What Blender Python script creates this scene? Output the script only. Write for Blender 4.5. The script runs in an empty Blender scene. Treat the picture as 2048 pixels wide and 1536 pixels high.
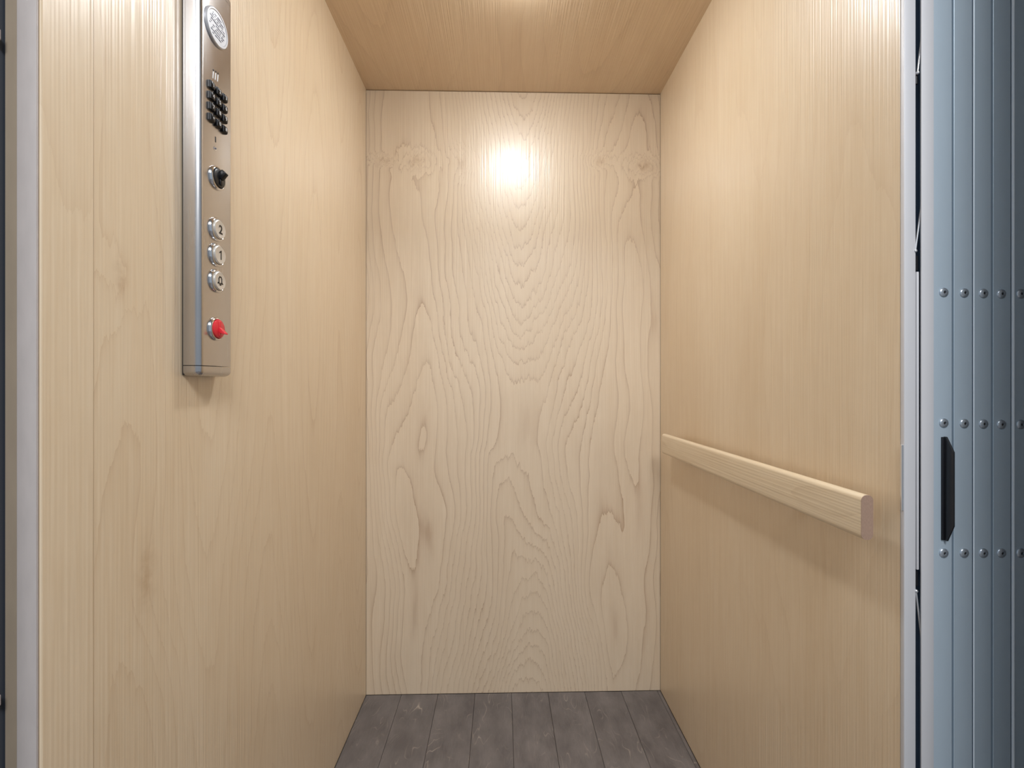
import bpy, bmesh, math, random
from mathutils import Vector, Matrix

# ------------------------------------------------------------ camera, light, exposure
S = bpy.context.scene
C = S.collection
F_PX = 910.0                                   # focal length in pixels of a 2048 x 1536 frame
YAW = math.atan(21.0 / F_PX)
CAM_Z = 1.0426
cd = bpy.data.cameras.new('camera')
cd.sensor_width = 36.0
cd.lens = 36.0 * F_PX / 2048.0
cd.clip_start = 0.02
cam = bpy.data.objects.new('camera', cd)
cam.location = (0, 0, CAM_Z)
cam.rotation_euler = (math.pi / 2, 0, -YAW)
C.objects.link(cam)
S.camera = cam

S.view_settings.view_transform = 'Standard'
S.view_settings.look = 'None'
S.view_settings.gamma = 1.0
S.view_settings.use_curve_mapping = False
S.view_settings.exposure = 0.0

W = bpy.data.worlds.new('world')
W.use_nodes = True
WORLD_COL = (0.74, 0.86, 1.0, 1)
WORLD_STR = 0.40
W.node_tree.nodes['Background'].inputs[0].default_value = WORLD_COL
W.node_tree.nodes['Background'].inputs[1].default_value = WORLD_STR
S.world = W
LAMP_STR = 168.0
LAMP_COL = (0.92, 0.965, 1.0, 1)
la = bpy.data.lights.new('landing_lamp', 'AREA')          # the flat ceiling lamp of the landing
la.shape = 'DISK'; la.size = 0.9; la.energy = 58.0; la.color = (0.96, 0.975, 1.0)
lao = bpy.data.objects.new('landing_lamp', la); lao.location = (0.25, -0.95, 2.5); C.objects.link(lao)

# ------------------------------------------------------------ dimensions (metres)
H = 2.03
XL, XR, YB = -0.4542, 0.5409, 1.5363           # inner faces of the cabin
YPL = 0.4585                                   # near end of the left wall
YPR = 0.6054                                   # near end of the right wall
LAMP = (0.045, 1.03)

ca, sa = math.cos(YAW), math.sin(YAW)
def ray(px):
    r = (px - 1024.0) / F_PX
    return r * ca + sa, ca - r * sa
def side(px, py, x):                           # point of the plane X = x
    dx, dy = ray(px); t = x / dx
    return t * dy, CAM_Z + (768.0 - py) / F_PX * t
def front(px, py, y):                          # point of the plane Y = y
    dx, dy = ray(px); t = y / dy
    return t * dx, CAM_Z + (768.0 - py) / F_PX * t

# ------------------------------------------------------------ node helpers
class NT:
    def __init__(s, name):
        s.m = bpy.data.materials.new(name); s.m.use_nodes = True
        s.t = s.m.node_tree; s.b = s.t.nodes['Principled BSDF']
    def val(s, sock, v):
        if isinstance(v, bpy.types.NodeSocket): s.t.links.new(v, sock)
        else: sock.default_value = v
    def math(s, op, a, b=0.0, c=0.0, clamp=False):
        n = s.t.nodes.new('ShaderNodeMath'); n.operation = op; n.use_clamp = clamp
        s.val(n.inputs[0], a); s.val(n.inputs[1], b); s.val(n.inputs[2], c)
        return n.outputs[0]
    def add(s, a, b): return s.math('ADD', a, b)
    def mul(s, a, b): return s.math('MULTIPLY', a, b)
    def sub(s, a, b): return s.math('SUBTRACT', a, b)
    def pos(s):
        g = s.t.nodes.new('ShaderNodeNewGeometry')
        x = s.t.nodes.new('ShaderNodeSeparateXYZ'); s.t.links.new(g.outputs['Position'], x.inputs[0])
        return x.outputs
    def noise(s, x, y, z=0.0, detail=2.0, rough=0.5):
        c = s.t.nodes.new('ShaderNodeCombineXYZ')
        s.val(c.inputs[0], x); s.val(c.inputs[1], y); s.val(c.inputs[2], z)
        n = s.t.nodes.new('ShaderNodeTexNoise'); n.inputs['Scale'].default_value = 1.0
        n.inputs['Detail'].default_value = detail; n.inputs['Roughness'].default_value = rough
        s.t.links.new(c.outputs[0], n.inputs['Vector'])
        return s.sub(n.outputs[0], 0.5)
    def mix(s, f, a, b):
        n = s.t.nodes.new('ShaderNodeMix'); n.data_type = 'RGBA'
        s.val(n.inputs['Factor'], f); s.val(n.inputs['A'], a); s.val(n.inputs['B'], b)
        return n.outputs['Result']
    def bump(s, h, strength, dist, coat=False):
        n = s.t.nodes.new('ShaderNodeBump'); n.inputs['Strength'].default_value = strength
        n.inputs['Distance'].default_value = dist
        s.t.links.new(h, n.inputs['Height']); s.t.links.new(n.outputs[0], s.b.inputs['Normal'])
        if coat: s.t.links.new(n.outputs[0], s.b.inputs['Coat Normal'])

def gauss(n, a, b, a0, b0, sa_, sb_):
    da = n.mul(n.sub(a, a0), 1.0 / sa_); db = n.mul(n.sub(b, b0), 1.0 / sb_)
    d = n.add(n.mul(da, da), n.mul(db, db))
    return n.math('EXPONENT', n.mul(d, -1.0))

def maple(name, axes, seed, base, dark, line, centre=0.0, period=0.42, amp=4.0, saddle=10.0, zm=0.86,
          nz=5.0, jag=0.012, line_w=0.55, rough=0.42, knots=(), across=2.4, along=0.75, flecks=True, coat=.5, warp=1.0, local=0):
    """rotary / flat cut maple veneer: the grain is the contour lines of a smooth field"""
    n = NT(name); P = n.pos()
    h, v = P['XYZ'.index(axes[0])], P['XYZ'.index(axes[1])]
    # jagged teeth on the contours
    v2 = n.add(v, n.mul(n.noise(n.mul(h, 62), n.mul(v, 6), seed, 3, .75), jag * 7.5 ))
    h2 = n.add(h, n.mul(n.noise(n.mul(h, 3), n.mul(v, 2.0), seed + 3.1, 2), 0.07 * warp))
    h2 = n.add(h2, n.mul(n.noise(n.mul(h, 14), n.mul(v, 9), seed + 7.7, 2), 0.010 * warp))
    f = n.mul(n.math('COSINE', n.mul(n.sub(h2, centre), 2 * math.pi / period)), -amp)
    dz = n.sub(v2, zm)
    sd = n.mul(n.math('POWER', n.math('ABSOLUTE', dz), 1.35), saddle)
    if local:                                  # the long arches belong to the middle leaf only
        d = n.mul(n.sub(h2, centre), 1 / local)
        sd = n.mul(sd, n.math('EXPONENT', n.mul(n.mul(d, d), -1.0)))
    f = n.sub(f, sd)
    f = n.add(f, n.mul(n.noise(n.mul(h2, across), n.mul(v2, along), seed + 11, 1.5), nz))
    kmask = None
    for (kh, kv, s1, s2, a) in knots:
        g = gauss(n, h2, v2, kh, kv, s1, s2)
        f = n.add(f, n.mul(g, a))
        g2 = gauss(n, h2, v2, kh, kv, s1 * .3, s2 * .45)
        kmask = g2 if kmask is None else n.add(kmask, g2)
    fr = n.math('FRACT', f)
    ln = n.math('POWER', fr, 15.0)
    soft = n.math('POWER', fr, 2.6)
    # line strength wanders over the sheet
    w = n.add(n.mul(n.noise(n.mul(h, 9), n.mul(v, 2.5), seed + 21, 2), 1.6), 0.75)
    w = n.math('MAXIMUM', w, 0.12)
    fac = n.mul(n.add(n.mul(ln, line_w), n.mul(soft, line_w * .24)), w)
    # fine fibre and broad tone
    fib = n.noise(n.mul(h, 330), n.mul(v, 9), seed + 31, 2)
    fib2 = n.noise(n.mul(h, 90), n.mul(v, 2.5), seed + 33, 2)
    tone = n.noise(n.mul(h, 6), n.mul(v, 1.3), seed + 41, 3)
    t = n.add(n.add(n.mul(fib, .8), n.mul(fib2, .6)), n.add(n.mul(tone, 1.0), .45))
    if flecks:
        blot = n.noise(n.mul(h, 40), n.mul(v, 22), seed + 51, 2)
        t = n.add(t, n.mul(blot, .25))
    col = n.mix(n.math('MULTIPLY', t, 1.0, clamp=True), base, dark)
    col = n.mix(n.math('MULTIPLY', fac, 1.0, clamp=True), col, line)
    if kmask is not None:
        kk = n.mul(kmask, n.add(n.mul(n.noise(n.mul(h, 60), n.mul(v, 60), seed + 61, 3), 2.0), .5))
        col = n.mix(n.math('MULTIPLY', kk, .65, clamp=True), col, (.42, .25, .12, 1))
    if flecks:                                  # rare tiny dark mineral streaks
        c = n.t.nodes.new('ShaderNodeCombineXYZ')
        n.val(c.inputs[0], n.mul(h, 26)); n.val(c.inputs[1], n.mul(v, 1.3)); c.inputs[2].default_value = seed
        vo = n.t.nodes.new('ShaderNodeTexVoronoi'); vo.inputs['Scale'].default_value = 1.0
        n.t.links.new(c.outputs[0], vo.inputs['Vector'])
        sp = n.t.nodes.new('ShaderNodeSeparateColor'); n.t.links.new(vo.outputs['Color'], sp.inputs[0])
        pick = n.math('LESS_THAN', sp.outputs[0], .07)
        d = n.math('LESS_THAN', n.mul(vo.outputs['Distance'], 1.0), .022)
        col = n.mix(n.mul(n.mul(pick, d), .6), col, (.16, .09, .04, 1))
    n.t.links.new(col, n.b.inputs['Base Color'])
    n.b.inputs['Roughness'].default_value = rough
    n.b.inputs['Specular IOR Level'].default_value = 0.8
    n.b.inputs['Coat Weight'].default_value = coat
    n.b.inputs['Coat Roughness'].default_value = .24
    n.bump(n.add(n.noise(n.mul(h, 300), n.mul(v, 3), seed + 4, 0), n.mul(n.noise(n.mul(h, 25), n.mul(v, 12), seed + 5, 2), .8)), .5, .0009, coat=True)
    return n.m

def plain(name, col, rough=.5, metal=0.0, spec=.5, grain=0.0, noise_scale=60, emit=None, strength=0):
    n = NT(name)
    if grain:
        P = n.pos()
        t = n.noise(n.mul(P[0], noise_scale), n.mul(P[1], noise_scale), n.mul(P[2], noise_scale * .3), 3)
        a = tuple(min(1, c * (1 + grain)) for c in col[:3]) + (1,)
        b = tuple(c * (1 - grain) for c in col[:3]) + (1,)
        n.t.links.new(n.mix(n.add(t, .5), a, b), n.b.inputs['Base Color'])
    else:
        n.b.inputs['Base Color'].default_value = col
    n.b.inputs['Roughness'].default_value = rough
    n.b.inputs['Metallic'].default_value = metal
    n.b.inputs['Specular IOR Level'].default_value = spec
    if emit:
        n.b.inputs['Emission Color'].default_value = emit
        n.b.inputs['Emission Strength'].default_value = strength
    return n.m

def brushed(name, col, rough):
    n = NT(name); P = n.pos()
    a = n.noise(n.mul(P[1], 900), n.mul(P[2], 14), n.mul(P[0], 900), 2)
    b = n.noise(n.mul(P[1], 25), n.mul(P[2], 10), n.mul(P[0], 25), 3)
    n.b.inputs['Base Color'].default_value = col
    n.b.inputs['Metallic'].default_value = 1
    n.val(n.b.inputs['Roughness'], n.add(n.add(n.mul(a, .06), n.mul(b, .12)), rough))
    n.bump(a, .06, .0004)
    return n.m

BASE = (.80, .66, .49, 1); DARK = (.70, .55, .385, 1); LINE = (.40, .25, .15, 1)
SBASE = (.80, .655, .47, 1); SDARK = (.69, .52, .33, 1); SLINE = (.52, .34, .19, 1)
CBASE = (.78, .615, .43, 1); CDARK = (.68, .50, .32, 1); CLINE = (.36, .21, .11, 1)
kn = []
for px, py, s1, s2, a in ((835, 322, .07, .030, 2.6), (925, 328, .034, .055, 3.0), (1292, 332, .07, .030, 2.6),
                          (1205, 320, .05, .02, 2.0), (770, 318, .06, .016, -2.5), (1050, 895, .03, .03, 3.0),
                          (995, 872, .03, .025, 2.0)):
    x, z = front(px, py, YB); kn.append((x, z, s1, s2, a))
M = {}
M['back'] = maple('maple_veneer_flat_cut', 'XZ', 2.0, BASE, DARK, LINE, centre=.075, period=.66, amp=5.0,
                  saddle=12.0, zm=.84, nz=11.0, across=4.2, along=1.1, line_w=.66, warp=1.1, local=.28, knots=kn[:5] )
M['left'] = maple('maple_veneer_left', 'YZ', 14.0, SBASE, SDARK, SLINE, centre=.56, period=.36, amp=2.6,
                  saddle=3.5, zm=1.35, nz=7.0, line_w=.36, across=4.0, along=.55,
                  knots=[side(235, 545, XL) + (.030, .05, 1.2), side(305, 1150, XL) + (.045, .10, 1.0)])
M['right'] = maple('maple_veneer_right', 'YZ', 33.0, SBASE, SDARK, SLINE, centre=.95, period=.5, amp=2.0,
                   saddle=1.5, zm=1.2, nz=7.0, line_w=.14, across=4.4, along=.45)
M['ret'] = maple('maple_veneer_return', 'YZ', 52.0, SBASE, SDARK, SLINE, centre=.5, period=.3, amp=1.0,
                 saddle=1.0, nz=4.0, line_w=.14)
M['ceil'] = maple('maple_veneer_ceiling', 'XY', 71.0, CBASE, CDARK, CLINE, centre=.0, period=.6, amp=1.5,
                  saddle=2, zm=.5, nz=6.0, line_w=.16, rough=.36, coat=.3)
M['rail'] = maple('solid_maple_handrail', 'ZY', 90.0, (.82, .69, .50, 1), (.70, .55, .36, 1), (.5, .34, .2, 1),
                  centre=.85, period=.2, amp=.5, saddle=.6, nz=3.0, line_w=.3, rough=.45, across=20, along=2.0, jag=.002)
M['edge'] = plain('sealed_wood_edge', (.47, .42, .395, 1), .5, grain=.10, noise_scale=90)
M['endgrain'] = plain('end_grain', (.36, .235, .17, 1), .65, grain=.25, noise_scale=900)
M['stud'] = plain('brown_timber', (.40, .32, .235, 1), .6, grain=.12)
M['dark'] = plain('unlit_channel_metal', (.055, .065, .085, 1), .5)  # aluminium channel without light: the shade is put into its colour
M['seam'] = plain('dark_joint', (.12, .075, .05, 1), .8)
M['under'] = plain('grey_underfloor', (.30, .27, .25, 1), .8)
M['steel'] = brushed('brushed_stainless', (.54, .525, .52, 1), .25)
M['chrome'] = plain('polished_chrome', (.82, .82, .83, 1), .12, metal=1)
M['satin'] = plain('satin_button_metal', (.72, .70, .66, 1), .4, metal=.6)
M['emblem'] = plain('matt_grey_casting', (.56, .57, .60, 1), .45, metal=.4)
M['ink'] = plain('black_ink', (.012, .010, .010, 1), .5)
M['white'] = plain('white_ink', (.85, .85, .85, 1), .5)
M['black'] = plain('glossy_black_plastic', (.006, .006, .008, 1), .30, spec=.25)
M['matt_black'] = plain('matt_black_plastic', (.012, .013, .016, 1), .38)
M['grey_ink'] = plain('grey_engraving', (.13, .14, .18, 1), .6)
M['red'] = plain('red_plastic', (.72, .03, .045, 1), .3)
M['alu'] = plain('clear_anodised_aluminium', (.64, .635, .65, 1), .5, metal=.1, grain=.02)
M['slat'] = plain('anodised_gate_leaf', (.52, .62, .70, 1), .42, metal=.25, grain=.03)
M['bead'] = plain('lit_gate_bead', (.85, .92, .98, 1), .4)  # bright edge of the ridge put into the colour, paler than the leaf
M['rivet'] = plain('zinc_rivet', (.60, .67, .74, 1), .28, metal=.8)
M['rod'] = plain('bright_wire', (.75, .77, .8, 1), .3, metal=.8)
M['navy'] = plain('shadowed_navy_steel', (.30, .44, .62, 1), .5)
M['paint'] = plain('pale_wall_paint', (.62, .63, .65, 1), .6)
M['concrete'] = plain('shaft_grey', (.16, .17, .19, 1), .8, grain=.15, noise_scale=12)
M['lens'] = plain('lit_lamp_lens', (.9, .9, .9, 1), .4, emit=LAMP_COL, strength=LAMP_STR)
M['ring'] = plain('white_lamp_trim', (.8, .8, .8, 1), .4)

def plank_mat():
    n = NT('grey_stained_plank'); P = n.pos()
    oi = n.t.nodes.new('ShaderNodeObjectInfo'); rnd = n.mul(oi.outputs['Random'], 37.0)
    x, y = P[0], P[1]
    wx = n.add(x, n.mul(n.noise(n.mul(x, 16), n.mul(y, 7), rnd, 2), .06))
    wy = n.add(y, n.mul(n.noise(n.mul(x, 30), n.mul(y, 12), n.add(rnd, 5.0), 3), .05))
    f = n.mul(n.noise(n.mul(wx, 13), n.mul(wy, 3.4), rnd, 2), 17.0)
    fr = n.math('FRACT', f)
    ln = n.math('POWER', n.math('ABSOLUTE', n.sub(n.mul(fr, 2), 1)), 16.0)
    w = n.math('MAXIMUM', n.mul(n.add(n.noise(n.mul(x, 20), n.mul(y, 12), n.add(rnd, 9.0), 2), .02), 3.5), 0.04)
    fac = n.mul(ln, w)
    tone = n.add(n.mul(n.noise(n.mul(x, 22), n.mul(y, 11), rnd, 3), 2.4), .5)
    fine = n.mul(n.noise(n.mul(x, 300), n.mul(y, 50), rnd, 2), .6)
    col = n.mix(n.math('ADD', tone, fine, clamp=True), (.105, .092, .090, 1), (.185, .165, .158, 1))
    col = n.mix(n.math('MULTIPLY', oi.outputs['Random'], .3), col, (.15, .135, .128, 1))
    col = n.mix(n.math('MULTIPLY', fac, .9, clamp=True), col, (.44, .38, .32, 1))
    n.t.links.new(col, n.b.inputs['Base Color'])
    n.b.inputs['Roughness'].default_value = .45
    n.bump(n.add(ln, fine), .15, .0006)
    return n.m
M['plank'] = plank_mat()

# ------------------------------------------------------------ mesh helpers
def box(bm, x0, x1, y0, y1, z0, z1):
    vs = [bm.verts.new((x, y, z)) for x in (x0, x1) for y in (y0, y1) for z in (z0, z1)]
    for f in ((0, 1, 3, 2), (4, 6, 7, 5), (0, 4, 5, 1), (2, 3, 7, 6), (0, 2, 6, 4), (1, 5, 7, 3)):
        bm.faces.new([vs[i] for i in f])
    return bm
def prism(bm, poly, axis, a, b):
    """polygon of 2D points extruded along an axis from a to b (poly in the two other axes, in order)"""
    def p(u, v, w):
        return {'X': (w, u, v), 'Y': (u, w, v), 'Z': (u, v, w)}[axis]
    A = [bm.verts.new(p(u, v, a)) for u, v in poly]; B = [bm.verts.new(p(u, v, b)) for u, v in poly]
    bm.faces.new(A); bm.faces.new(B[::-1])
    for i in range(len(poly)):
        j = (i + 1) % len(poly); bm.faces.new((A[i], B[i], B[j], A[j]))
    return bm
def lathe(bm, org, prof, axis='X', sgn=1, n=40):
    """profile of (height, radius) turned around an axis through org"""
    rings = []
    for h, r in prof:
        ring = []
        for i in range(n):
            t = 2 * math.pi * i / n; u, v = r * math.cos(t), r * math.sin(t)
            d = {'X': (sgn * h, u, v), 'Y': (u, sgn * h, v), 'Z': (u, v, sgn * h)}[axis]
            ring.append(bm.verts.new((org[0] + d[0], org[1] + d[1], org[2] + d[2])))
        rings.append(ring)
    for a, b in zip(rings, rings[1:]):
        for i in range(n):
            j = (i + 1) % n; bm.faces.new((a[i], a[j], b[j], b[i]))
    bm.faces.new(rings[0]); bm.faces.new(rings[-1][::-1])
    return bm
def tube(bm, a, b, r, n=10):
    a, b = Vector(a), Vector(b); d = (b - a).normalized()
    u = d.orthogonal().normalized(); w = d.cross(u)
    R = [[bm.verts.new(c + (u * math.cos(2 * math.pi * i / n) + w * math.sin(2 * math.pi * i / n)) * r)
          for i in range(n)] for c in (a, b)]
    for i in range(n):
        j = (i + 1) % n; bm.faces.new((R[0][i], R[0][j], R[1][j], R[1][i]))
    bm.faces.new(R[0]); bm.faces.new(R[1][::-1])
    return bm
def bevel(bm, w, seg=2):
    bmesh.ops.bevel(bm, geom=list(bm.edges), offset=w, segments=seg, profile=.5, affect='EDGES')
    return bm
def wpos(o):
    p = Vector((0, 0, 0))
    while o: p += o.location; o = o.parent
    return p
def obj(name, bm, mat, parent=None, smooth=False, origin=None, sharp=40):
    """link the bmesh (world coordinates) as one object, its origin at its own centre"""
    bmesh.ops.recalc_face_normals(bm, faces=list(bm.faces))
    co = [v.co.copy() for v in bm.verts]
    if origin is None:
        origin = Vector([(min(c[i] for c in co) + max(c[i] for c in co)) / 2 for i in range(3)])
    origin = Vector(origin)
    for v in bm.verts: v.co -= origin
    me = bpy.data.meshes.new(name); bm.to_mesh(me); bm.free()
    if smooth:
        for p in me.polygons: p.use_smooth = True
        me.set_sharp_from_angle(angle=math.radians(sharp))
    me.materials.append(mat)
    o = bpy.data.objects.new(name, me); C.objects.link(o)
    o.location = origin - (wpos(parent) if parent else Vector((0, 0, 0)))
    o.parent = parent
    return o
def thing(name, label, cat, loc):
    o = bpy.data.objects.new(name, None); C.objects.link(o); o.location = loc
    o.empty_display_size = .05
    o['label'] = label; o['category'] = cat
    return o
def struct(o, label=None):
    o['kind'] = 'structure'
    if label: o['label'] = label; 
    return o
B = bmesh.new

# ------------------------------------------------------------ the setting
T = .019
wl = struct(obj('wall_left', box(B(), XL - T, XL, .5175, YB, 0.0, H), M['left']),
            'pale maple veneer left wall of the lift cabin')
bm = bevel(box(B(), XL - T, XL + .0012, YPL, .5168, 0.0, H), .0014, 2)
ret = struct(obj('trim_1', bm, M['ret']), 'narrow maple strip at the near end of the left wall')
bm = bevel(box(B(), XL - T - .0005, XL - .0002, YPL - .0035, YPL - .0002, 0.0, H), .0015, 2)
obj('edge_band', bm, M['edge'], ret, smooth=True)
struct(obj('wall_right', box(B(), XR, XR + T, YPR, YB, 0.0, H), M['right']),
       'pale maple veneer right wall behind the handrail')
struct(obj('wall_back', box(B(), XL + .0006, XR - .0006, YB + .001, YB + .02, 0.0, H - .002), M['back']),
       'maple veneer back wall with cathedral grain and knots')
struct(obj('wall_backing', box(B(), XL - T, XR + T, YB + .0205, YB + .03, -.05, H + .05), M['seam']))
# ceiling with a hole for the downlight
def ceiling():
    bm = B(); x0, x1, y0, y1 = XL - T, XR + T, YPL, YB + .0195
    r, n = .058, 48
    inner = [bm.verts.new((LAMP[0] + r * math.cos(2 * math.pi * i / n), LAMP[1] + r * math.sin(2 * math.pi * i / n), H)) for i in range(n)]
    outer = []
    for i in range(n):
        t = 2 * math.pi * i / n; c, s = math.cos(t), math.sin(t)
        k = min(((x1 if c > 0 else x0) - LAMP[0]) / c if abs(c) > 1e-6 else 9e9,
                ((y1 if s > 0 else y0) - LAMP[1]) / s if abs(s) > 1e-6 else 9e9)
        outer.append(bm.verts.new((LAMP[0] + k * c, LAMP[1] + k * s, H)))
    # put the nearest outer vertices exactly on the corners
    for cx in (x0, x1):
        for cy in (y0, y1):
            v = min(outer, key=lambda q: (q.co.x - cx) ** 2 + (q.co.y - cy) ** 2); v.co.x, v.co.y = cx, cy
    fs = []
    for i in range(n):
        j = (i + 1) % n; fs.append(bm.faces.new((inner[i], outer[i], outer[j], inner[j])))
    g = bmesh.ops.extrude_face_region(bm, geom=fs)
    for v in [e for e in g['geom'] if isinstance(e, bmesh.types.BMVert)]: v.co.z += .019
    return bm
struct(obj('ceiling', ceiling(), M['ceil']), 'warm maple veneer ceiling of the lift cabin')

fl = struct(obj('floor', box(B(), XL - T, XR + T, YPL + .01, YB + .02, -.06, -.012), M['under']),
            'dark grey stained plank floor of the lift cabin')
seams = [front(px, 1386, YB)[0] for px in (803, 876, 950, 1023, 1096, 1169, 1242, 1314)]
xs = [XL + .0008] + seams + [XR - .0008]
rng = random.Random(4)
for i, (a, b) in enumerate(zip(xs, xs[1:])):
    if b - a < .03: cuts = [YPL + .012, YB]
    else:
        c0 = YPL + .012 + rng.uniform(.12, .5)
        cuts = [YPL + .012, c0, YB]
    for c, d in zip(cuts, cuts[1:]):
        bm = box(B(), a + .0003, b - .0003, c + .0005, d - .0005, -.012, rng.uniform(-.0003, 0))
        bmesh.ops.bevel(bm, geom=[e for e in bm.edges if all(v.co.z > -.005 for v in e.verts)], offset=.0012, segments=1, affect='EDGES')
        obj('plank', bm, M['plank'], fl)

# left of the cabin: framing timber and the unlit door channel
xa = front(8, 0, .50)[0]
struct(obj('trim_2', bevel(box(B(), xa, XL - T - .001, .50, .54, -.02, H + .05), .002), M['stud'], smooth=True),
       'brown timber edge beside the left wall')
jam = struct(obj('trim_3', box(B(), xa - .09, xa - .0008, .492, .55, -.02, H + .05), M['dark']),
             'unlit metal channel at the far left, shade in its colour')
x, z = front(3, 605, .491)
obj('latch_notch', bevel(box(B(), x - .01, xa - .001, .4895, .4915, z - .004, z + .004), .0008), M['ink'], jam)
for py in (70, 1400):
    x, z = front(6, py, .491)
    obj('retaining_clip', bevel(box(B(), x - .002, xa - .0009, .489, .4918, z - .006, z + .006), .0015), M['edge'], jam)

# landing wall with the doorway the picture is taken from, landing floor and the shaft
def wall_front():
    bm = B(); y0, y1 = .24, .40; a, b = XL - .07, XR + .032
    box(bm, -1.6, a, y0, y1, -.06, 2.6); box(bm, b, 1.7, y0, y1, -.06, 2.6)
    box(bm, a, b, y0, y1, 1.98, 2.6)
    return bm
struct(obj('wall_front', wall_front(), M['paint']), 'painted landing wall around the lift doorway')
struct(obj('landing_floor', box(B(), -1.6, 1.7, -1.6, .41, -.06, -.012), M['plank']))
struct(obj('shaft_wall_left', box(B(), -.86, -.80, .40, 1.72, -.06, 2.6), M['concrete']))
struct(obj('shaft_wall_right', box(B(), .96, 1.02, .40, 1.72, -.06, 2.6), M['concrete']))
struct(obj('shaft_wall_back', box(B(), -.86, 1.02, 1.66, 1.72, -.06, 2.6), M['concrete']))
struct(obj('shaft_light_blocker', box(B(), -.86, 1.02, .24, 1.72, 2.6, 2.66), M['concrete']))  # unseen cover added to keep world light from leaking into the shaft
struct(obj('shaft_base', box(B(), -.86, 1.02, .41, 1.72, -.12, -.06), M['concrete']))

# ------------------------------------------------------------ ceiling downlight
dl = thing('downlight', 'round white recessed downlight in the cabin ceiling', 'light', (LAMP[0], LAMP[1], H))
obj('trim_ring', lathe(B(), (LAMP[0], LAMP[1], H), [(-.012, .0572), (.0, .0576), (.0, .070), (.003, .070), (.0045, .066), (.0045, .0565), (-.012, .0560)], 'Z', -1), M['ring'], dl, smooth=True)
obj('lens', lathe(B(), (LAMP[0], LAMP[1], H), [(-.008, .0555), (.006, .0555), (.014, .051), (.020, .039), (.024, .019), (.0245, .001)], 'Z', -1), M['lens'], dl, smooth=True)

# ------------------------------------------------------------ handrail on the right wall
RX0, RX1, RY0, RY1, RZ0, RZ1 = .500, .517, .6217, 1.4065, .8256, .888
hr = thing('handrail', 'flat light maple handrail on the right wall with rounded edges', 'handrail', (XR, (RY0 + RY1) / 2, .857))
prof = []
r1 = .0078
for cx, cz, a0 in ((RX1 - r1, RZ1 - r1, 0), (RX0 + r1, RZ1 - r1, 90), (RX0 + r1, RZ0 + r1, 180), (RX1 - r1, RZ0 + r1, 270)):
    for k in range(7):
        t = math.radians(a0 + 15 * k); prof.append((cx + r1 * math.cos(t), cz + r1 * math.sin(t)))
obj('rail', prism(B(), prof, 'Y', RY0, RY1), M['rail'], hr, smooth=True)
o = obj('end_face', prism(B(), prof, 'Y', RY0 - .0006, RY0 - .0001), M['endgrain'], hr)
o['label'] = 'darker brown end grain'
for y in (RY0 + .14, RY1 - .16):
    obj('standoff', lathe(B(), (XR, y, .857), [(0, .013), (.002, .013), (.004, .009), (XR - RX1 + .001, .009)], 'X', -1, 24), M['rail'], hr, smooth=True)

# ------------------------------------------------------------ control panel on the left wall
PF = .026; XF = XL + PF                         # face plane
CY0, CY1, CZ0, CZ1 = .6567, .7345, 1.054, 1.652
cp = thing('control_panel', 'tall brushed steel control panel with keypad and buttons on the left wall', 'control panel', (XL, (CY0 + CY1) / 2, CZ0))
def cop_profile(e=0.0):
    pts = [(XL + .0022, CY0)]
    ry, rx = .0075 - e, .0105 - e
    for k in range(11):
        t = math.radians(9 * k)
        pts.append((XF - e - rx + rx * math.sin(t), CY0 + e + ry - ry * math.cos(t)))
    ry2 = .006
    for k in range(7):
        t = math.radians(15 * k)
        pts.append((XF - e - .010 + .010 * math.cos(t), CY1 - e - ry2 + ry2 * math.sin(t)))
    pts += [(XL + .0022, CY1)]
    return pts
obj('shadow_gap_strip', box(B(), XL + .0001, XL + .0021, CY0 + .0012, CY1 - .0012, CZ0 + .0015, CZ1 - .0015), M['ink'], cp)  # black strip stands in for the shadow gap between panel and wall
capz = side(410, 731.5, XF)[1]
obj('faceplate', prism(B(), cop_profile(), 'Z', capz + .0005, CZ1 - .014), M['steel'], cp, smooth=True, sharp=50)
def end_cap(z_seam, z_end):
    bm = B(); base = cop_profile(); n = len(base); ym = (CY0 + CY1) / 2; prev = None
    L = z_end - z_seam; steps = [(0, 0)] + [(math.sin(math.radians(a)), 1 - math.cos(math.radians(a))) for a in range(10, 91, 10)]
    rr = .0075; straight = abs(L) - rr; sg = 1 if L > 0 else -1
    lev = [(0.0, 0.0)] + [(straight + rr * s, rr * c) for s, c in steps]
    rings = []
    for h, ins in lev:
        ring = []
        for x, y in base:
            fx = XL + (x - XL) * (PF - ins) / PF
            fy = ym + (y - ym) * ((CY1 - CY0) / 2 - ins) / ((CY1 - CY0) / 2)
            ring.append(bm.verts.new((fx, fy, z_seam + sg * h)))
        rings.append(ring)
    for a, b in zip(rings, rings[1:]):
        for i in range(n):
            j = (i + 1) % n; bm.faces.new((a[i], a[j], b[j], b[i]))
    bm.faces.new(rings[0]); bm.faces.new(rings[-1][::-1])
    return bm
obj('end_cap', end_cap(capz - .0005, CZ0), M['steel'], cp, smooth=True, sharp=50)
obj('end_cap', end_cap(CZ1 - .0135, CZ1), M['steel'], cp, smooth=True, sharp=50)

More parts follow.
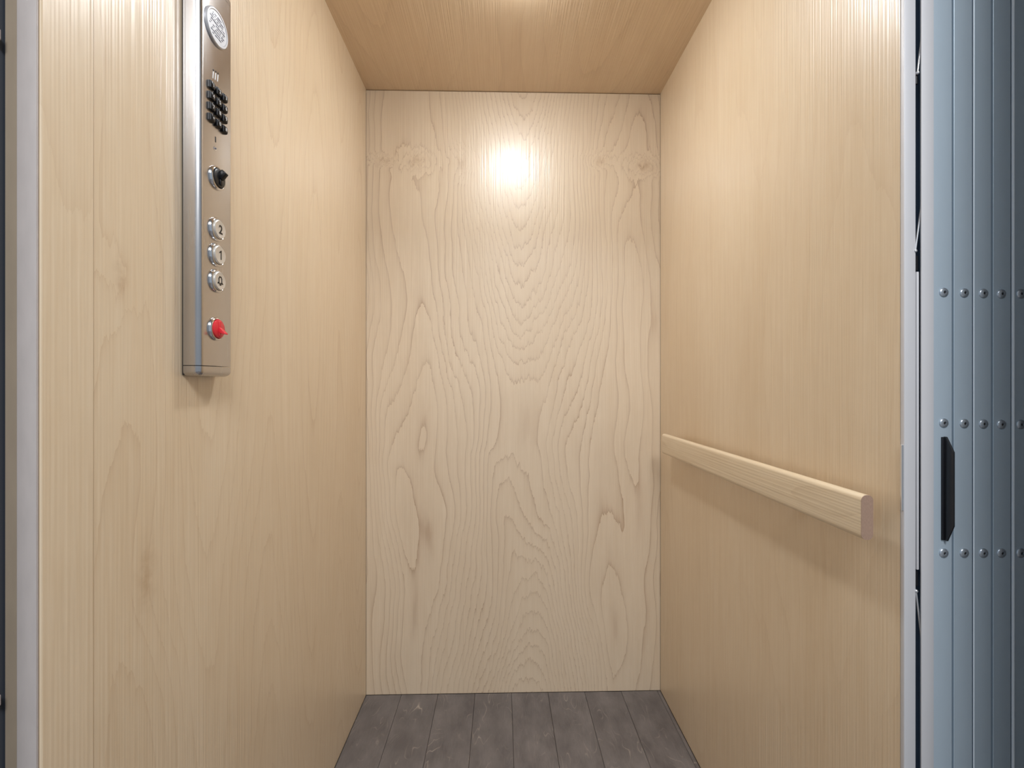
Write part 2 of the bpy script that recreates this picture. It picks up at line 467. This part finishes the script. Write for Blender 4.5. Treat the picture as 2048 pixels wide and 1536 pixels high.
def glyph(name, s, size, y, z, x, mat, parent, bold=0.0, sx=1.0):
    cu = bpy.data.curves.new(name, 'FONT'); cu.body = s; cu.size = size; cu.extrude = .0001; cu.offset = bold
    cu.align_x = 'CENTER'; cu.align_y = 'CENTER'; cu.resolution_u = 3
    tmp = bpy.data.objects.new('tmp', cu); C.objects.link(tmp)
    dg = bpy.context.evaluated_depsgraph_get()
    me = bpy.data.meshes.new_from_object(tmp.evaluated_get(dg)); bpy.data.objects.remove(tmp); bpy.data.curves.remove(cu)
    bm = B(); bm.from_mesh(me); bpy.data.meshes.remove(me)
    cx = (min(v.co.x for v in bm.verts) + max(v.co.x for v in bm.verts)) / 2
    cy = (min(v.co.y for v in bm.verts) + max(v.co.y for v in bm.verts)) / 2
    for v in bm.verts: v.co = Vector((x + v.co.z, y + (v.co.x - cx) * sx, z + v.co.y - cy))
    return obj(name, bm, mat, parent)

# cast disc with fine engraved lines at the top
dy, dz = side(431.5, 56, XF)
em = obj('emblem_disc', lathe(B(), (XF, dy, dz), [(-.001, .0262), (.0022, .0262), (.0034, .0250), (.0034, .0232), (.0026, .0222), (.0026, .001)], 'X', 1, 64), M['emblem'], cp, smooth=True, sharp=30)
bm = B(); rng = random.Random(9)
for row in range(9):
    zz = .0155 - row * .0038; half = math.sqrt(max(0, .019 ** 2 - zz ** 2)); y = -half
    while y < half - .002:
        w = rng.uniform(.0008, .0024)
        if rng.random() < .85:
            h = rng.uniform(.0005, .0011)
            box(bm, XF + .0025, XF + .0029, dy + y, dy + y + w, dz + zz - h + rng.uniform(-.0004, .0004), dz + zz + h)
        y += w + rng.uniform(.0004, .0011)
o = obj('engraving', bm, M['grey_ink'], em); o['kind'] = 'stuff'

# three small figures above the keypad
for k in range(3):
    px = 426.5 + 4.6 * k; py = 148 + 3.3 * k
    y, z = side(px, py, XF)
    bm = prism(B(), [(y - .0017, z - .007), (y - .0003, z - .007), (y + .0012, z + .004), (y - .0004, z + .004)], 'X', XF, XF + .0004)
    f = obj('passenger_figure', bm, M['white'], cp)
    obj('figure_head', lathe(B(), (XF, y + .0006, z + .0062), [(0, .0013), (.0004, .0013)], 'X', 1, 12), M['ink'], f)

# keypad, four rows of three
keyY = [side(px, 190, XF)[0] for px in (420.5, 433.5, 446)]
keyZ = [side(420.5, py, XF)[1] for py in (170.5, 192.5, 214, 236)]
chars = '123456789*0#'
kh = .0062
for r_ in range(4):
    for c_ in range(3):
        y, z = keyY[c_], keyZ[r_]
        bm = B()
        q = .0054
        ring = []
        for h, e in ((-.001, 0), (.0028, 0), (.0046, .0008), (.0052, .0019)):
            ring.append([bm.verts.new((XF + h, y + a * (q - e), z + b * (q - e))) for a, b in ((-1, -1), (1, -1), (1, 1), (-1, 1))])
        for a, b in zip(ring, ring[1:]):
            for i in range(4):
                j = (i + 1) % 4; bm.faces.new((a[i], a[j], b[j], b[i]))
        bm.faces.new(ring[0]); bm.faces.new(ring[-1][::-1])
        bmesh.ops.bevel(bm, geom=list(bm.edges), offset=.0006, segments=2, affect='EDGES')
        k = obj('key', bm, M['black'], cp, smooth=True)
        glyph('character', chars[r_ * 3 + c_], .0078, y, z, XF + .0053, M['white'], k, sx=.9)

# slot and small indicator
y, z = side(431, 279, XF)
obj('card_slot', bevel(box(B(), XF - .0002, XF + .0004, y - .0011, y + .0011, z - .0042, z + .0042), .0003), M['ink'], cp)
y, z = side(430, 297, XF)
ind = obj('indicator', lathe(B(), (XF, y, z), [(0, .0030), (.0006, .0028), (.0008, .0018)], 'X', 1, 20), M['chrome'], cp, smooth=True)
obj('indicator_lens', lathe(B(), (XF, y, z), [(.0006, .0017), (.0016, .0012)], 'X', 1, 16), M['grey_ink'], ind, smooth=True)

# black selector switch
BY = side(432, 460, XF)[0]
def collar(y, z, name='collar'):
    return obj(name, lathe(B(), (XF, y, z), [(-.001, .0176), (.0018, .0176), (.0036, .0166), (.0044, .0150), (.0036, .0138), (.001, .0136)], 'X', 1, 56), M['chrome'], cp, smooth=True, sharp=60)
sy, sz = side(432.5, 356.5, XF)
sw = collar(sy, sz, 'selector_switch'); sw['label'] = 'black selector switch with lever'
obj('rotor', lathe(B(), (XF, sy, sz), [(.0005, .0137), (.0052, .0135), (.0062, .0122), (.0062, .001)], 'X', 1, 40), M['matt_black'], sw, smooth=True)
bm = prism(B(), [(XF + .005, sz - .0015), (XF + .005, sz + .0085), (XF + .0105, sz + .0120), (XF + .0165, sz + .0060), (XF + .0095, sz - .0030)], 'Y', sy - .0035, sy + .0035)
# prism along Y keeps (x, z) pairs
bevel(bm, .0008); o = obj('lever', bm, M['black'], sw, smooth=True)
bm = bevel(box(B(), XF + .0058, XF + .0085, sy - .0028, sy + .0028, sz - .011, sz - .002), .001); obj('rotor_ridge', bm, M['black'], sw, smooth=True)

# the round floor buttons and the alarm button
def stroke(bm, pts, w, x):
    for (a, c) in zip(pts, pts[1:]):
        a2, c2 = Vector(a), Vector(c); d = (c2 - a2).normalized(); nrm = Vector((-d.y, d.x)) * w / 2; e = d * w / 2
        q = [a2 - e + nrm, a2 - e - nrm, c2 + e - nrm, c2 + e + nrm]
        prism(bm, [(p.x, p.y) for p in q], 'X', x, x + .0003)
def button(py, name):
    y, z = side(432, py, XF); y = BY
    b = collar(y, z, name)
    obj('button_cap', lathe(B(), (XF, y, z), [(.0005, .0137), (.0058, .0135), (.0068, .0124), (.0064, .0108), (.0064, .001)], 'X', 1, 44), M['satin'], b, smooth=True)
    return b, y, z + .0
b, y, z = button(459, 'floor_button')
g = glyph('numeral', '2', .0180, y + .001, z, XF + .0066, M['ink'], b, bold=.0004)
b, y, z = button(510, 'floor_button')
bm = B(); NY, NZ = y + .001, z
for pts in ([(NY + .0008, NZ + .0060), (NY + .0008, NZ - .0060)], [(NY + .0006, NZ + .0058), (NY - .0026, NZ + .0034)]): stroke(bm, pts, .0017, XF + .0065)
obj('numeral', bm, M['ink'], b)
b, y, z = button(562, 'alarm_button'); b['label'] = 'button with a black bell symbol'
bm = B()
K = .0055
pts = [(y - K, z - .0038), (y - K * .62, z - .0022), (y - K * .6, z + .0035), (y - K * .3, z + .0060), (y + K * .3, z + .0060), (y + K * .6, z + .0035), (y + K * .62, z - .0022), (y + K, z - .0038), (y - K, z - .0038)]
stroke(bm, pts, .0014, XF + .0065); stroke(bm, [(y - .001, z - .0058), (y + .001, z - .0058)], .0018, XF + .0065)
obj('bell_symbol', bm, M['ink'], b)

# red stop toggle
ty, tz = side(431, 658, XF)
tg = collar(ty, tz, 'stop_switch'); tg['label'] = 'red toggle switch'
obj('rotor', lathe(B(), (XF, ty, tz), [(.0005, .0137), (.0056, .0135), (.0066, .0122), (.0066, .001)], 'X', 1, 40), M['red'], tg, smooth=True)
obj('rotor_ridge', bevel(box(B(), XF + .006, XF + .0080, ty - .0030, ty + .0030, tz - .0112, tz + .0112), .0012), M['red'], tg, smooth=True)
bm = prism(B(), [(XF + .006, tz - .0045), (XF + .006, tz + .0030), (XF + .0082, tz + .0020), (XF + .0168, tz - .0068), (XF + .0168, tz - .0086), (XF + .0085, tz - .0066)], 'Y', ty - .0032, ty + .0032)
obj('lever', bevel(bm, .0007), M['red'], tg, smooth=True)

# ------------------------------------------------------------ folded gate at the right
G0, G1 = .004, 2.06
gt = thing('accordion_gate', 'folded blue grey metal accordion gate with rivets at the right edge', 'gate', (.60, .60, 0))
YA, YBp, YS = .5985, .594, .5975
xA1 = front(1832, 0, YA)[0]
trim4 = struct(obj('trim_4', bevel(box(B(), XR - .0003, xA1, YA, YPR - .0002, 0, H), .0012), M['alu'], smooth=True),
               'pale aluminium edge strip on the end of the right wall')
x, z0 = front(1800, 1022, YA); z1 = front(1800, 890, YA)[1]
obj('edge_clip', bevel(box(B(), XR - .0030, XR - .0002, YA + .001, YA + .004, z0, z1), .0006), M['rod'], trim4)
xb0, xb1 = front(1843.5, 0, YBp)[0], front(1868, 0, YBp)[0]
obj('lead_post', bevel(prism(B(), [(xb0, YBp), (xb1, YBp), (xb1, YBp + .018), (xb1 - .0022, YBp + .018), (xb1 - .0022, YBp + .0022), (xb0, YBp + .0022)], 'Z', G0, G1), .0007), M['alu'], gt, smooth=True)
obj('gap_backing', box(B(), xA1 + .003, xb0 + .045, .622, .640, G0, G1), M['navy'], gt)  # backing added to give the gap between the posts its dark navy shade
za, zb = front(1838, 1140, YBp + .004)[1], front(1838, 543, YBp + .004)[1]
obj('hinge_plate', bevel(box(B(), front(1834, 0, YBp + .004)[0], xb0 + .0005, YBp + .004, YBp + .012, za, zb), .001), M['alu'], gt, smooth=True)
for (pa, pb) in (((1844, 60), (1834, 146)), ((1842, 410), (1829.5, 502)), ((1831, 1182), (1843, 1285))):
    ends = []
    for (px, py) in (pa, pb):
        xx, zz = front(px + 1, py, YBp + .005); ends.append((xx, YBp + .005, zz))
    bm = B(); tube(bm, ends[0], ends[1], .0011)
    lnk = obj('link_rod', bm, M['rod'], gt, smooth=True)
    tip = ends[1] if pa[1] < 1000 else ends[0]
    bm = B(); bmesh.ops.create_uvsphere(bm, u_segments=12, v_segments=8, radius=.0024, matrix=Matrix.Translation(tip))
    obj('rod_end', bm, M['rod'], lnk, smooth=True)
    s = -1 if pa[1] < 1000 else 1  # plain black blocks fill the gap next to the rod tips
    obj('black_block', bevel(box(B(), tip[0] - .001, xb0 + .001, YBp + .006, YBp + .02, tip[2] + s * .006, tip[2] + s * .026), .0006), M['matt_black'], gt) if pa[1] != 60 else \
        obj('black_block', bevel(box(B(), tip[0] - .001, xb0 + .001, YBp + .006, YBp + .02, tip[2] - .014, tip[2] - .002), .0006), M['matt_black'], gt)

bounds = [1868, 1905.5, 1946, 1984, 2023, 2063, 2103]
rpx = [1887, 1928, 1966.5, 2002.5, 2041, 2081]
ridge = {}
slat0 = None
for i in range(6):
    ys = YS + .0018 * i * .6
    a, b = front(bounds[i], 0, ys)[0], front(bounds[i + 1], 0, ys)[0]
    if i == 0: a = xb1 + .0003
    lip = .0010
    w = b - a
    # leaf: shallow channel section with a rolled lip on its left edge
    sec = [(a + .0004, ys + .018), (a + .0004, ys - (.001 + ridge.get(i, 0) * .35)), (a + .0009, ys - (.0014 + ridge.get(i, 0) * .35)),
           (a + .0016 + ridge.get(i, 0) * .2, ys - .001), (a + .0024 + ridge.get(i, 0) * .3, ys), (a + w * .5, ys - .0003), (b - .0014, ys), (b - .0003, ys + .0012), (b - .0003, ys + .018)]
    sl = obj('slat', prism(B(), sec, 'Z', G0, G1), M['slat'], gt, smooth=True, sharp=25)
    for py in (585, 846, 1106):
        x, z = front(rpx[i], py + (0, 1, 2, 3, 3, 3)[i] * (1 if py < 900 else 0), ys)
        rb = lathe(B(), (x, ys - .0001, z), [(0, .0066), (.0006, .0065), (.0015, .0056), (.0021, .0042), (.0024, .0022), (.0012, .0019), (.0012, .0002)], 'Y', -1, 24)
        rv = obj('rivet', rb, M['rivet'], sl, smooth=True, sharp=50)
        # three levels at most: the dark centre is part of the rivet
        rv.data.materials.append(M['ink'])
        for p in rv.data.polygons:
            if all(math.hypot(rv.data.vertices[k].co.x, rv.data.vertices[k].co.z) < .00195 for k in p.vertices): p.material_index = 1
    if i in (2, 4):
        rr = .0008 if i == 2 else .0017
        bm = B(); tube(bm, (a + rr * .6, ys - rr * .5, G0 + .001), (a + rr * .6, ys - rr * .5, G1 - .001), rr, 14)
        obj('edge_bead', bm, M['bead'], sl, smooth=True)

# flat black pull handle fixed to the first leaf
hx = front(1886, 0, YS)[0]
y_free = hx / (ray(1907)[0] / ray(1907)[1])
zt, zbm = front(1886, 873, YS)[1], front(1886, 1080, YS)[1]
zt2, zb2 = side(1907, 905, hx)[1], side(1907, 1053, hx)[1]
bm = prism(B(), [(YS - .0002, zbm), (YS - (YS - y_free) * .38, zbm), (y_free, zb2), (y_free, zt2), (YS - (YS - y_free) * .30, zt), (YS - .0002, zt)], 'X', hx, hx + .0022)
bevel(bm, .0006)
hd = obj('pull_handle', bm, M['matt_black'], gt, smooth=True); hd['label'] = 'flat black pull handle'
obj('handle_edge_strip', bevel(box(B(), hx - .0034, hx + .0001, YS - .0024, YS - .0002, zbm + .0005, zt - .0005), .0007), M['matt_black'], hd, smooth=True)  # thin black strip along the fixed edge of the handle
